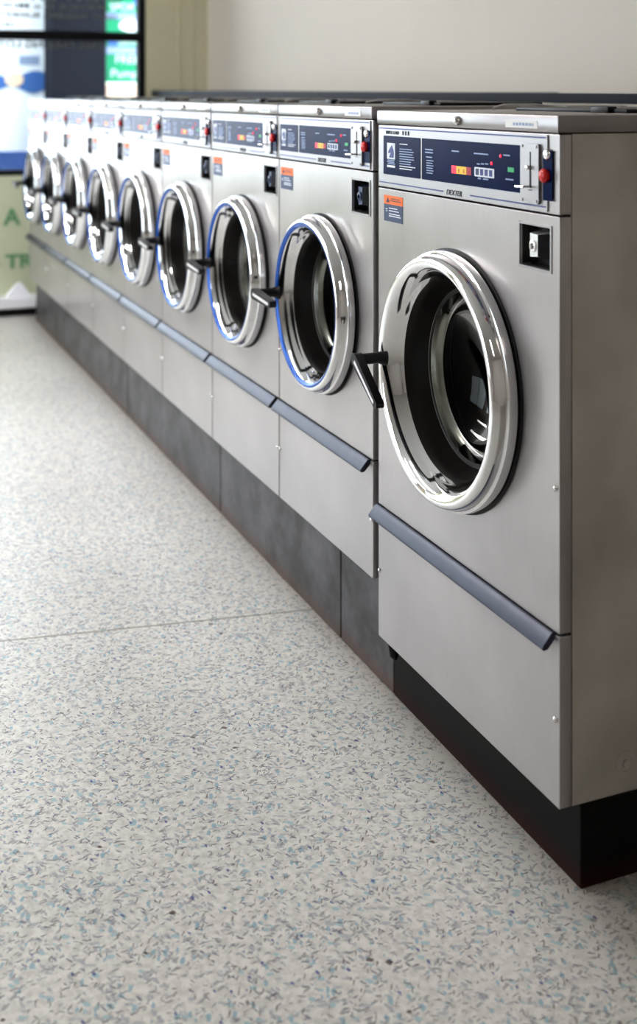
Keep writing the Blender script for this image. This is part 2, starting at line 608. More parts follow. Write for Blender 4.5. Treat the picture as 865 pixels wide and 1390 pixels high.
def make_washer(P, label, group):
    W, zb = P['W'], P['zb']
    Z = lambda h: H - h - zb                  # h = drop below eye level
    Y = lambda a: W - a                       # a = distance from the left end as seen from the front
    top = Z(P['top'])
    lidb, panb, trim = Z(P['lid']), Z(P['panel']), Z(P['trim'])
    k = P['k']                                # door scale
    cy, cz = W / 2 + P.get('dy', 0), Z(P['door'])
    root = empty('washing_machine', (FRONT, P['y'], zb), label, 'washing machine', group)

    # cabinet shell (open to the front, the drum sits inside)
    bm = bmesh.new()
    t = 0.004
    box(bm, 0.0235, DEPTH, 0.0012, 0.0012 + t, 0, lidb - 0.001)
    box(bm, 0.0235, DEPTH, W - 0.0012 - t, W - 0.0012, 0, lidb - 0.001)
    box(bm, DEPTH - t, DEPTH, 0.0012 + t, W - 0.0012 - t, 0, lidb - 0.001)
    box(bm, 0.0235, DEPTH - t, 0.0012 + t, W - 0.0012 - t, 0, t)
    obj('cabinet', bm, 'steel_side', root)

    # lid with folded front edge
    bm = bmesh.new()
    box(bm, -0.004, DEPTH + 0.004, -0.001, W + 0.001, lidb, top, 0.004)
    obj('lid', bm, 'steel_lid', root, 30)

    # fascia frame
    cp = plate('control_panel', rrect(0, W, panb + 0.0015, lidb - 0.0015, 0.002), [], 0.0, 0.022, 'steel', root)
    fz0, fz1 = Z(P['fascia'][1]), Z(P['fascia'][0])
    bm = bmesh.new()
    prism_x(bm, rrect(Y(P['fa'][1]), Y(P['fa'][0]), fz0, fz1, 0.003), -0.0022, 0.0005)
    obj('fascia', bm, 'fascia', cp, 30)
    bm = bmesh.new()
    zt, zl = fz1 - 0.0045, fz0 + 0.0075
    fa0, fa1 = P['fa'][0] + 0.004, P['fa'][1] - 0.004
    for a0, a1, z in ((fa0, fa1, zt), (fa0, P['name'][0] - 0.012, zl), (P['name'][1] + 0.012, fa1, zl)):
        box(bm, -0.0028, -0.0022, Y(a1), Y(a0), z - 0.0011, z + 0.0011)
    obj('pinstripe', bm, 'navy_line', cp)

    # left navy panel with instructions and the horse emblem
    pz0, pz1 = Z(P['navy'][1]), Z(P['navy'][0])
    a0, a1 = P['p1']
    bm = bmesh.new()
    prism_x(bm, rrect(Y(a1), Y(a0), pz0, pz1, 0.002), -0.0032, -0.002)
    obj('instruction_panel', bm, 'navy', cp)
    pw, ph = a1 - a0, pz1 - pz0
    ex0, ex1 = a0 + 0.11 * pw, a0 + 0.335 * pw
    ez0, ez1 = pz0 + 0.19 * ph, pz0 + 0.82 * ph
    bm = bmesh.new()
    eh, ew = ez1 - ez0, ex1 - ex0
    for u0, u1, v0, v1 in ((0, 1, 0.34, 0.40), (0, 1, 0.96, 1.0), (0, .08, .40, .96), (.92, 1, .40, .96), (0, 1, 0.0, 0.09)):
        box(bm, -0.0037, -0.0032, Y(ex0 + u1 * ew), Y(ex0 + u0 * ew), ez0 + v0 * eh, ez0 + v1 * eh)
    box(bm, -0.0035, -0.0032, Y(ex0 + .92 * ew), Y(ex0 + .08 * ew), ez0 + .40 * eh, ez0 + .96 * eh)
    horse = [(.28, .40), (.80, .40), (.86, .55), (.80, .72), (.66, .84), (.62, .92), (.54, .86), (.40, .80), (.22, .68), (.16, .60), (.24, .56), (.38, .60), (.48, .60), (.36, .50)]
    prism_x(bm, [(Y(ex0 + u * ew), ez0 + v * eh) for u, v in horse], -0.0041, -0.0035, 1)
    for u0, u1, v0, v1 in ((.05, .95, .27, .31), (.0, .9, .20, .24), (.1, 1, .13, .17)):
        box(bm, -0.0035, -0.0032, Y(ex0 + u1 * ew), Y(ex0 + u0 * ew), ez0 + v0 * eh, ez0 + v1 * eh, mi=2)
    obj('emblem', bm, ['print_white', 'navy_line', 'print_dim'], cp)
    bm = bmesh.new()
    rnd = random.Random(3)
    for i in range(11):
        z = pz0 + ph * (0.80 - i * 0.062)
        if i == 1:
            continue
        ln = pw * (0.22 if i == 0 else rnd.uniform(0.30, 0.45))
        s0 = a0 + pw * 0.46
        box(bm, -0.0036, -0.0032, Y(s0 + ln), Y(s0), z, z + ph * 0.024, mi=0 if i in (0, 9, 10) else 1)
    obj('instruction_text', bm, ['print_white', 'print_dim'], cp)

    # right navy panel with displays
    a0, a1 = P['p2']
    pw = a1 - a0
    bm = bmesh.new()
    prism_x(bm, rrect(Y(a1), Y(a0), pz0, pz1, 0.002), -0.0032, -0.002)
    obj('display_panel', bm, 'navy', cp)
    U = lambda u: Y(a0 + u * pw)
    V = lambda v: pz1 - v * ph
    bm = bmesh.new()
    for i, mi in enumerate((0, 1, 1, 2)):
        u0 = .333 + i * .051
        box(bm, -0.0037, -0.0032, U(u0 + .049), U(u0), V(.76), V(.58), mi=mi)
    items = [(text_mesh('8', 0.011, 0.0002, align='CENTER'), face_front(U(.333 + i * .051 + .025), V(.735), -0.0038), 3) for i in range(4)]
    b2 = join_meshes(items)
    tmp = bpy.data.meshes.new('t')
    b2.to_mesh(tmp)
    b2.free()
    bm.from_mesh(tmp)
    bpy.data.meshes.remove(tmp)
    obj('digit_display', bm, ['red_light', 'yellow_disp', 'dark_red', 'dark_red'], cp)
    bm = bmesh.new()
    prism_x(bm, rrect(U(.757), U(.567), V(.765), V(.555), 0.002), -0.0039, -0.0032, 0)
    for i in range(4):
        u0 = .583 + i * .043
        box(bm, -0.0044, -0.0038, U(u0 + .028), U(u0), V(.73), V(.59), mi=2 if i == 0 else 1)
    obj('cycle_selector', bm, ['print_white', 'navy_line', 'sticker_navy'], cp)
    for u, v, r in ((.732, .44, .0030), (.815, .26, .0028)):
        bm = bmesh.new()
        lathe(bm, [(-0.0032, r), (-0.0042, r), (-0.0048, 0)], 16, U(u), V(v))
        obj('indicator_light', bm, 'red_light', cp)
    bm = bmesh.new()
    box(bm, -0.0037, -0.0032, U(.935), U(.88), V(.585), V(.485))
    obj('start_light', bm, 'green_light', cp)
    for u0, u1, v in ((.333, .41, .26), (.56, .70, .27), (.59, .62, .50), (.63, .66, .49), (.67, .70, .48), (.60, .63, .82), (.65, .70, .82), (.84, .90, .25), (.86, .93, .76), (.04, .13, .28), (.04, .13, .35), (.05, .12, .46)):
        bm = bmesh.new()
        box(bm, -0.0036, -0.0032, U(u1), U(u0), V(v), V(v - .032))
        obj('caption', bm, 'print_dim', cp)
    bm = bmesh.new()
    for i in range(6):
        box(bm, -0.0036, -0.0032, U(.135 - .01 * (i % 2)), U(.055), V(.54 + i * .06), V(.515 + i * .06))
    obj('price_table', bm, 'print_dim', cp)

    # coin slot plate
    a0, a1 = P['coin']
    cz0, cz1 = Z(P['coinz'][1]), Z(P['coinz'][0])
    bm = bmesh.new()
    prism_x(bm, rrect(Y(a1), Y(a0), cz0, cz1, 0.006), -0.0065, -0.002, 0)
    cw, chh = a1 - a0, cz1 - cz0
    yc = Y(a0 + cw * .56)
    box(bm, -0.0072, -0.0064, yc - .0018, yc + .0018, cz0 + chh * .26, cz0 + chh * .55, mi=1)
    box(bm, -0.0072, -0.0064, yc - .0009, yc + .0009, cz0 + chh * .55, cz0 + chh * .86, mi=1)
    box(bm, -0.0070, -0.0064, yc - .005, yc + .005, cz0 + chh * .22, cz0 + chh * .235, mi=1)
    for (u, v) in ((.12, .05), (.88, .05), (.12, .95), (.88, .95)):
        lathe(bm, [(-0.0064, .0025), (-0.0078, .002), (-0.008, 0)], 12, Y(a0 + cw * u), cz0 + chh * v, mi=0)
    obj('coin_slot', bm, ['fascia', 'dark_hole'], cp, 30)
    bm = bmesh.new()
    tube(bm, [(-.006, yc, cz0 + chh * .29), (-.02, yc + .001, cz0 + chh * .285), (-.024, yc + .016, cz0 + chh * .28)], .0018, 8)
    obj('coin_lever', bm, 'chrome', cp, 40)
    bm = bmesh.new()
    lathe(bm, [(-.0065, .0035), (-.013, .0035), (-.014, 0)], 12, yc + .002, cz0 + chh * .60)
    obj('coin_knob', bm, 'chrome', cp, 40)

    # key switch strip with red push button
    a0, a1 = P['strip']
    sz0, sz1 = Z(P['stripz'][1]), Z(P['stripz'][0])
    bm = bmesh.new()
    box(bm, -0.0032, -0.002, Y(a1), Y(a0), sz0, sz1)
    obj('button_strip', bm, 'navy', cp)
    yc = Y((a0 + a1) / 2)
    bm = bmesh.new()
    zr = sz0 + (sz1 - sz0) * .50
    yb = yc + .003
    lathe(bm, [(-.003, .0095), (-.006, .0108), (-.009, .0112), (-.0115, .0095), (-.0135, .005), (-.014, 0)], 24, yb, zr)
    obj('push_button', bm, 'red_button', cp, 50)
    bm = bmesh.new()
    lathe(bm, [(-.003, .0085), (-.006, .008), (-.008, .006), (-.0085, 0)], 20, yc, sz1 - .006)
    obj('key_lock', bm, 'chrome', cp, 50)

    # maker's name and load name
    nm = P['name']
    items = [(text_mesh('DEXTER', 0.0135, 0.0003, P['namesx'], shear=0.25), face_front(Y(nm[0]), zl - 0.0045, -0.0026), 0)]
    obj('maker_lettering', join_meshes(items), 'print_dark', cp)
    if P.get('load'):
        items = []
        items.append((text_mesh(P['load'], 0.0095, 0.0003, 1.05), face_front(Y(P['p1'][0] + .008), pz1 + 0.0035, -0.0026), 0))
        for i in range(3):
            tm = text_mesh('8', 0.012, 0.0003, 1.0)
            items.append((tm, face_front(Y(P['p1'][0] + .082 + i * .0115), pz1 + 0.003, -0.0026), 0))
        obj('load_lettering', join_meshes(items), 'print_dark', cp)

    # front sheet with porthole and latch cut-outs
    la0, la1 = P['latch']
    lz0, lz1 = Z(P['latchz'][1]), Z(P['latchz'][0])
    plate('front_panel', rrect(0, W, trim + 0.001, panb - 0.0015, 0.002),
          [circ(cy, cz, .205 * k)[::-1], rrect(Y(la1), Y(la0), lz0, lz1, .003)[::-1]], 0.0, 0.022, 'steel', root)
    plate('lower_panel', rrect(0, W, 0, trim - 0.003, 0.002), [], 0.0, 0.022, 'steel', root)

    # latch recess: tray, then the block inside it
    bm = bmesh.new()
    y0, y1 = Y(la1), Y(la0)
    box(bm, 0.032, 0.035, y0, y1, lz0, lz1)
    for b in ((y0 - .002, y0 + .0005, lz0, lz1), (y1 - .0005, y1 + .002, lz0, lz1), (y0, y1, lz0 - .002, lz0 + .0005), (y0, y1, lz1 - .0005, lz1 + .002)):
        box(bm, 0.004, 0.033, *b)
    lr = obj('lock_recess', bm, 'dark_hole', root)
    bm = bmesh.new()
    fr = [(y0 - .004, y0, lz0 - .004, lz1 + .004), (y1, y1 + .003, lz0 - .004, lz1 + .004), (y0, y1, lz0 - .004, lz0), (y0, y1, lz1, lz1 + .003)]
    for b in fr:
        box(bm, -0.0015, 0.001, *b)
    obj('recess_frame', bm, 'fascia', lr)
    bm = bmesh.new()
    hw, hz = (y1 - y0), (lz1 - lz0)
    yl, yr = y0 + hw * .76, y0 + hw * .01
    zlo, zhi = lz0 + hz * .16, lz0 + hz * .86
    ym = y0 + hw * .38
    # wedge-shaped lock block standing out of the tray
    v = [bm.verts.new(p) for p in ((.032, yl, zlo), (.032, yl, zhi), (.003, yl - .003, zlo + .004), (.003, yl - .003, zhi - .004),
                                    (-.002, ym, zlo + .008), (-.002, ym, zhi - .004), (.022, yr, zlo - .002), (.022, yr, zhi + .002))]
    for f, mi in (((0, 1, 3, 2), 0), ((2, 3, 5, 4), 0), ((4, 5, 7, 6), 1), ((1, 7, 5, 3), 0), ((0, 2, 4, 6), 0), ((0, 6, 7, 1), 0)):
        bm.faces.new([v[i] for i in f]).material_index = mi
    lathe(bm, [(.006, .009), (-.003, .009), (-.0035, .005), (.001, .0045), (.002, 0)], 20, (yl - .006 + ym) / 2 + .001, (zlo + zhi) / 2, mi=2)
    obj('lock_block', bm, P['lockm'], lr)

    # folded trim bar between the two sheets
    bm = bmesh.new()
    prof = [(0.004, trim - .0005), (-.004, trim + .0005), (-.0075, trim - .002), (-.0215, trim - .0185), (-.0225, trim - .0225), (-.020, trim - .025), (-.013, trim - .024), (0.0, trim - .010)]
    prism_y(bm, prof, .012, W + .001)
    bmesh.ops.bevel(bm, geom=list(bm.edges), offset=.0008, segments=2, affect='EDGES')
    obj('trim_bar', bm, 'trim', root, 40)

    # sticker on the front sheet
    a0, a1 = P['stick']
    sz0, sz1 = Z(P['stickz'][1]), Z(P['stickz'][0])
    bm = bmesh.new()
    zm = sz0 + (sz1 - sz0) * .66
    box(bm, -0.0006, 0.0002, Y(a1), Y(a0), sz0, zm, mi=0)
    box(bm, -0.0006, 0.0002, Y(a1), Y(a0), zm, sz1, mi=1)
    st = obj('warning_sticker', bm, ['sticker_navy', 'orange'], root)
    bm = bmesh.new()
    sw, sh = a1 - a0, sz1 - sz0
    S = lambda u, v: (Y(a0 + u * sw), sz0 + v * sh)
    prism_x(bm, [S(.12, .73), S(.30, .73), S(.21, .93)], -.001, -.0006, 1)
    for u0, u1, v in ((.38, .85, .87), (.30, .92, .79)):
        p, q = S(u0, v), S(u1, v + .03)
        box(bm, -.001, -.0006, q[0], p[0], p[1], q[1], mi=1)
    for u0, u1, v in ((.28, .72, .50), (.28, .80, .40), (.28, .86, .28), (.28, .9, .20), (.1, .2, .45), (.12, .18, .37)):
        p, q = S(u0, v), S(u1, v + .035)
        box(bm, -.001, -.0006, q[0], p[0], p[1], q[1], mi=0)
    obj('sticker_text', bm, ['print_white', 'print_dark'], st)

    # label strip and cap screw on the lid edge
    a0, a1 = P['label']
    bm = bmesh.new()
    zc = (lidb + top) / 2 - .002
    box(bm, -0.0047, -0.0038, Y(a1), Y(a0), zc - .006, zc + .006)
    ls = obj('label_strip', bm, 'white_label', root)
    bm = bmesh.new()
    rnd = random.Random(5)
    u = .25
    while u < .9:
        w = rnd.uniform(.03, .08)
        box(bm, -0.0050, -0.0046, Y(a0 + (u + w) * (a1 - a0)), Y(a0 + u * (a1 - a0)), zc - .0022, zc + .0022)
        u += w + .03
    obj('label_text', bm, 'print_dim', ls)
    bm = bmesh.new()
    lathe(bm, [(-.003, .0085), (-.006, .0085), (-.0105, .007), (-.013, .004), (-.0138, 0)], 24, Y(P['cap']), zc + .001)
    obj('cap_screw', bm, 'chrome_dull', root, 50)

    # small panel screws
    for a, h in P['screws']:
        bm = bmesh.new()
        lathe(bm, [(.001, .0048), (-.002, .0046), (-.0042, .003), (-.005, 0)], 16, Y(a), Z(h))
        obj('screw', bm, 'chrome_dull', root, 50)

    # porthole: black seat ring, chrome door, gasket, glass, handle
    bm = bmesh.new()
    lathe(bm, [(.001, .229 * k), (-.002, .2298 * k), (-.0035, .228 * k), (-.0035, .205 * k), (.022, .2045 * k)], 96, cy, cz)
    obj('seat_ring', bm, 'black_rubber', root, 40)
    bm = bmesh.new()
    pr = [(-.005, .222), (-.008, .2255), (-.017, .2262), (-.023, .2250), (-.0245, .2220), (-.026, .2205), (-.036, .2188), (-.0425, .2165),
          (-.0465, .2130), (-.0482, .2085), (-.0475, .2040), (-.0445, .1985), (-.038, .1925), (-.029, .1865), (-.021, .1825), (-.016, .1805), (-.012, .176), (-.004, .174), (-.004, .205)]
    lathe(bm, [(x * (.5 + .5 * k), r * k) for x, r in pr], 128, cy, cz, close=True)
    door = obj('door', bm, P.get('doorm', 'chrome'), root, 35)
    if P.get('blue'):  # blue reflection on the rim, built as a coloured band
        bm = bmesh.new()
        lathe(bm, [(x * (.5 + .5 * k), r * k) for x, r in ((-.0432, .1955), (-.0458, .1985), (-.0486, .2040), (-.0489, .2065), (-.0478, .2065), (-.0470, .2040), (-.0440, .1985), (-.0420, .1960), (-.0432, .1955))], 128, cy, cz)
        obj('blue_reflection_band', bm, 'rim_blue', door, 40)
    bm = bmesh.new()
    lathe(bm, [(-.0145 * k, .1795 * k), (-.006, .172 * k), (.006, .168 * k), (.022, .162 * k), (.032, .158 * k), (.034, .150 * k)], 96, cy, cz)
    obj('door_gasket', bm, 'brown_rubber', door, 50)
    bm = bmesh.new()
    lathe(bm, [(.032, .1565 * k), (.036, .1545 * k), (.044, .152 * k), (.052, .148 * k), (.056, .142 * k), (.053, .136 * k), (.050, .133 * k)], 96, cy, cz)
    obj('inner_ring', bm, 'chrome_dull', door, 50)
    bm = bmesh.new()
    gp = [(.036, .152)] + [(.044 + .075 * (1 - (r / .146) ** 2) ** .6, r) for r in (.1455, .143, .138, .13, .115, .095, .07, .04, .015, 0)]
    lathe(bm, [(x, r * k) for x, r in gp], 96, cy, cz)
    obj('door_glass', bm, 'glass', door, 60)

    # handle: boss, arm standing straight out, tapering lever with bright strip
    bm = bmesh.new()
    hy, hz = cy + .205 * k, cz + P.get('hz', 0)
    x0 = -.036
    tube(bm, [(x0, hy - .004, hz), (x0 - .006, hy - .002, hz), (x0 - .016, hy, hz), (x0 - .056, hy, hz), (x0 - .060, hy, hz)], [.017, .0145, .0105, .0105, .009], 20)
    ang = P['lever']
    ux, uz = -math.cos(ang), -math.sin(ang)
    px_, pz_ = -uz, ux
    ln = P.get('lever_len', .112)
    xa, xb = x0 - .066, x0 - .050
    poly = []
    for kk in range(9):
        a_ = PI / 2 + PI * kk / 8
        poly.append((hy + .0125 * (ux * math.cos(a_) + px_ * math.sin(a_)), hz + .0125 * (uz * math.cos(a_) + pz_ * math.sin(a_))))
    for kk in range(7):
        a_ = -PI / 2 + PI * kk / 6
        poly.append((hy + ux * ln + .0075 * (ux * math.cos(a_) + px_ * math.sin(a_)), hz + uz * ln + .0075 * (uz * math.cos(a_) + pz_ * math.sin(a_))))
    prism_x(bm, poly, xa, xb)
    s_ = []
    for t_, w_ in ((.004, .0035), (ln - .004, .0032), (ln - .004, -.0032), (.004, -.0035)):
        s_.append((hy + ux * t_ + px_ * w_, hz + uz * t_ + pz_ * w_))
    prism_x(bm, s_, xa - .0012, xa + .001, 1)
    obj('door_handle', bm, ['black_plastic', 'handle_strip'], door, 40)

    # drum behind the door
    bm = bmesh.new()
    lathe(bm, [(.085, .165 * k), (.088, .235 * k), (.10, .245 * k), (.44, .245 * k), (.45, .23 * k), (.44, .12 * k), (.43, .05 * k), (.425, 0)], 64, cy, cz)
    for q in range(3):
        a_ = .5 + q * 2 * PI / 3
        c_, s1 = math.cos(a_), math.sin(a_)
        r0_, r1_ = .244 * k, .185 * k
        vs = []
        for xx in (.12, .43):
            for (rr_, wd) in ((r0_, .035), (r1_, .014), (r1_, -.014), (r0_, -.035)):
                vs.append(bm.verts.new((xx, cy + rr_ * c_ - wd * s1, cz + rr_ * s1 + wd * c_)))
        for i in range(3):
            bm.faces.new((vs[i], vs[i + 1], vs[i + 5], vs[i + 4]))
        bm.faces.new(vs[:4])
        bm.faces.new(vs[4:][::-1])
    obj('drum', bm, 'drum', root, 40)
    # blanking collar between the porthole edge and the drum mouth
    bm = bmesh.new()
    lathe(bm, [(.022, .2045 * k), (.055, .19 * k), (.086, .17 * k), (.088, .165 * k)], 64, cy, cz)
    obj('drum_collar', bm, 'black_rubber', root, 50)

    # dispenser hatch and wire strap on the lid
    bm = bmesh.new()
    box(bm, .20, .46, W * .16, W * .70, top - .001, top + .007, .003, 0)
    box(bm, .19, .21, W * .22, W * .30, top - .001, top + .011, .003, 0)
    obj('dispenser_hatch', bm, 'black_plastic', root, 30)
    bm = bmesh.new()
    tube(bm, [(.17, W * .75, top), (.17, W * .75, top + .006), (.22, W * .82, top + .011), (.30, W * .84, top + .011), (.36, W * .80, top + .006), (.36, W * .80, top)], .002, 8)
    obj('wire_bail', bm, 'wire', root, 40)
    return root


BIG = dict(W=.642, y=1.553, zb=H - 1.085, top=.0315, lid=.0595, panel=.185, trim=.821, door=.503, k=1.0,
           fascia=(.0625, .1815), fa=(.006, .612), navy=(.0815, .1575), p1=(.030, .187), p2=(.195, .540),
           coin=(.541, .594), coinz=(.077, .1715), strip=(.601, .627), stripz=(.0865, .1636), name=(.288, .362), namesx=1.15, load='TRIPLE LOAD',
           latch=(.531, .618), latchz=(.206, .2715), lockm=['lock_steel', 'black_plastic', 'chrome_dull'], stick=(.027, .110), stickz=(.199, .250),
           label=(.493, .588), cap=.335, screws=((.008, .952), (.632, .952), (.632, .60), (.008, .62)), lever=math.radians(34), dy=.010)
SML = dict(W=.5375, y=0, zb=H - .982, top=.0245, lid=.051, panel=.157, trim=.743, door=.466, k=.873,
           fascia=(.0535, .154), fa=(.005, .528), navy=(.072, .1355), p1=(.012, .127), p2=(.137, .440),
           coin=(.441, .496), coinz=(.066, .148), strip=(.500, .529), stripz=(.0745, .140), name=(.250, .312), namesx=.95,
           latch=(.436, .522), latchz=(.179, .2455), lockm=['navy_block', 'black_plastic', 'navy_block'], stick=(.010, .090), stickz=(.176, .228),
           label=(.405, .487), cap=.262, screws=((.006, .863), (.534, .863), (.006, .62)), lever=math.radians(4), blue=True)

big = make_washer(BIG, 'largest stainless washing machine, at the near end of the row with its side showing', 'front loading washing machines in a row')
PITCH = .5435
first = make_washer(SML, 'x', 'front loading washing machines in a row')
names = [
    'second washing machine from the near end, right beside the largest one',
    'third washing machine from the near end, door handle overlapping its left edge',
    'fourth washing machine from the near end of the row, whole blue control panel in view',
    'fifth washing machine from the near end, middle one of the nine in the row',
    'sixth washing machine from the near end, fourth from the window end',
    'seventh washing machine from the near end, third from the window end',
    'eighth washing machine from the near end, second from the window end',
    'farthest washing machine, last of the row, standing nearest the window wall',
]
for i, nm in enumerate(names):
    o = first if i == 0 else copy_tree(first)
    o.location = (FRONT, 2.761 + PITCH * i - .540, SML['zb'])
    o['label'] = nm

# side bolt and rubber bumper belong to the big machine only
W1 = BIG['W']
bm = bmesh.new()
p = at_d(853, 1068, 1.165)
for r0, y in ((.016, 1), ):
    pass
vz = 1.553
zz = .045
segs = 28
for prof in ([(.0, .019), (-.0015, .0185), (-.002, .0125), (-.0005, .0115), (-.001, .007), (-.004, .0062), (-.005, 0)],):
    rings = []
    for yy, r in prof:
        if r == 0:
            rings.append([bm.verts.new((.122, yy + .0012, zz))])
        else:
            rings.append([bm.verts.new((.122 + r * math.cos(2 * PI * q / segs), yy + .0012, zz + r * math.sin(2 * PI * q / segs))) for q in range(segs)])
    for a, c in zip(rings, rings[1:]):
        for q in range(segs):
            if len(c) == 1:
                bm.faces.new((a[q], a[(q + 1) % segs], c[0]))
            else:
                bm.faces.new((a[q], a[(q + 1) % segs], c[(q + 1) % segs], c[q]))
obj('side_bolt', bm, 'steel_side', big, 40)
# ------------------------------------------------------------------ plinth under the row
DP = 1.074
bm = bmesh.new()
box(bm, DP, 1.72, 1.5515, 2.1985, 0, H - 1.085, .002)
o = obj('machine_base', bm, 'base_black')
tag(o, 'black base under the largest washing machine, reddish along the floor', 'base')
bm = bmesh.new()
zt = H - 1.085 - .001
tube(bm, [(FRONT + .022, 2.173, zt), (FRONT + .022, 2.173, zt - .014), (FRONT + .023, 2.171, zt - .034), (FRONT + .026, 2.169, zt - .042)], [.009, .0105, .0095, .003], 14)
obj('rubber_bumper', bm, 'black_rubber', o, 50)
cuts = [2.2, 2.470, 3.345, 4.487, 5.654, 6.575]
plab = ['short dark grey plinth piece beside the black base', 'grey plinth slab under the second and third washing machines',
        'grey plinth slab under the fourth and fifth washing machines', 'grey plinth slab under the sixth and seventh washing machines',
        'last grey plinth slab, at the window end of the row']
for a, c, l in zip(cuts, cuts[1:], plab):
    bm = bmesh.new()
    box(bm, DP, 1.72, a + .002, c - .002, 0, H - .982, .003)
    tag(obj('plinth_slab', bm, 'plinth'), l, 'plinth', 'plinth slabs under the washing machines')

# ------------------------------------------------------------------ room
XL, XR, YB, YF, ZC = -3.0, 2.12, -2.2, 6.85, 2.75


def struct(name, bm, mats, smooth=None):
    return tag(obj(name, bm, mats, None, smooth), kind='structure')


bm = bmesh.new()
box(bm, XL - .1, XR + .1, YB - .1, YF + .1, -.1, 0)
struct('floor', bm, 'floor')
bm = bmesh.new()
box(bm, XL - .1, XR + .1, YB - .1, YF + .1, ZC, ZC + .1)
struct('ceiling', bm, 'ceiling')
bm = bmesh.new()
box(bm, XR, XR + .1, YB - .1, YF + .1, 0, ZC)
struct('wall_right', bm, 'wall')
bm = bmesh.new()
box(bm, XL - .1, XR, YB - .1, YB, 0, ZC)
struct('wall_back', bm, 'wall_dim')

# far wall with the shop window
sill = at_s(15, 238.5, YF).z
wx1 = at_s(198, 100, YF).x
wx0, wz1 = -2.6, 2.45
bm = bmesh.new()
box(bm, XL, wx0, YF, YF + .1, 0, ZC, mi=0)
box(bm, wx1, XR, YF, YF + .1, 0, ZC, mi=0)
box(bm, wx0, wx1, YF, YF + .1, wz1, ZC, mi=0)
box(bm, wx0, wx1, YF, YF + .1, 0, sill, mi=1)
for px in (243, 262):
    x = at_s(px, 50, YF).x
    box(bm, x - .006, x + .006, YF - .004, YF, sill, ZC, .002, mi=0)
wf = struct('wall_front', bm, ['wall_far', 'wall_low'])
# green painted letters under the window
A = at_s(6.5, 305, YF)
T = at_s(8.5, 364, YF)
items = [(text_mesh('A', .125, .001, 1.0, bold=.03), face_in(A.x - .004, A.z, YF - .002), 0),
         (text_mesh('TR', .105, .001, 1.15, bold=.03), face_in(T.x - .004, T.z, YF - .002), 0),
         (text_mesh('-', .105, .001, 1.0), face_in(T.x - .062, T.z, YF - .002), 0)]
obj('painted_lettering', join_meshes(items), 'letter_green', wf)

wm = at_s(100, 48.5, YF).z
bm = bmesh.new()
fw = .040
y0, y1 = YF + .005, YF + .07
box(bm, wx1 - fw, wx1, y0, y1, sill, wz1, .002)
box(bm, wx0, wx0 + fw, y0, y1, sill, wz1, .002)
box(bm, wx0 + fw, wx1 - fw, y0, y1, sill, sill + .03, .002)
box(bm, wx0 + fw, wx1 - fw, y0, y1, wz1 - fw, wz1, .002)
box(bm, wx0 + fw, wx1 - fw, y0, y1, wm - .026, wm + .026, .002)
box(bm, -.75, -.71, y0, y1, sill + .03, wz1 - fw, .002)
win = struct('window_1', bm, 'frame_black')
bm = bmesh.new()
box(bm, wx0 + fw, wx1 - fw, YF + .036, YF + .040, sill + .03, wz1 - fw)
pane = obj('pane', bm, 'pane', win)
# window lettering reads from the street, so it is mirrored from inside
GY = YF + .033
items = []
for s, px, pyb, pyt, wpx in (('OPEN 7 DAYS', 166, 3.5, -10, 150), ('SERVICE D o MON', 146, 14, 7, 150), ('GIANT WASHERS . BLANKETS', 160, 26.5, 19.5, 166),
                        ('DRYERS', 20, 36.5, 30, 40), ('FREE PARKING LOT', 139, 66, 57, 142)):
    p0, p1, p2 = at_s(px, pyb, GY), at_s(px, pyt, GY), at_s(px - wpx, pyb, GY)
    hh = p1.z - p0.z
    me = text_mesh(s, hh / .72, .0006, bold=.022)
    w0 = max(v.co.x for v in me.vertices)
    kx = (p0.x - p2.x) / w0
    for v in me.vertices:
        v.co.x *= kx
    items.append((me, face_out(p0.x, p0.z, GY), 0))
obj('window_lettering', join_meshes(items), 'letter_dark', win)

# left side of the room: wall with two large street windows
bm = bmesh.new()
for a, c, z0, z1 in ((YB, YF, 0, .5), (YB, YF, 2.35, ZC), (YB, 2.0, .5, 2.35), (3.8, 4.2, .5, 2.35), (6.4, YF, .5, 2.35)):
    box(bm, XL - .1, XL, a, c, z0, z1)
struct('wall_left', bm, 'wall_dim')
for n, (a, c) in ((2, (2.0, 3.8)), (3, (4.2, 6.4))):
    bm = bmesh.new()
    for b in ((a, a + .05, .5, 2.35), (c - .05, c, .5, 2.35), (a + .05, c - .05, .5, .55), (a + .05, c - .05, 2.30, 2.35), ((a + c) / 2 - .025, (a + c) / 2 + .025, .55, 2.30)):
        box(bm, XL - .07, XL - .01, *b)
    w = struct('window_%d' % n, bm, 'frame_black')
    bm = bmesh.new()
    box(bm, XL - .045, XL - .040, a + .05, c - .05, .55, 2.30)
    obj('pane', bm, 'pane', w)

# low white ledge along the window wall, a black box standing for the dark gap below
lt, lb = at_s(20, 404, YF - .10).z, at_s(20, 418, YF - .10).z
bm = bmesh.new()
box(bm, XL, 1.70, YF - .13, YF, lb, lt, .006)
led = struct('trim_1', bm, 'white_paint')
bm = bmesh.new()
box(bm, XL, 1.68, YF - .10, YF, 0, lb)
obj('dark_gap_box', bm, 'black_rubber', led)

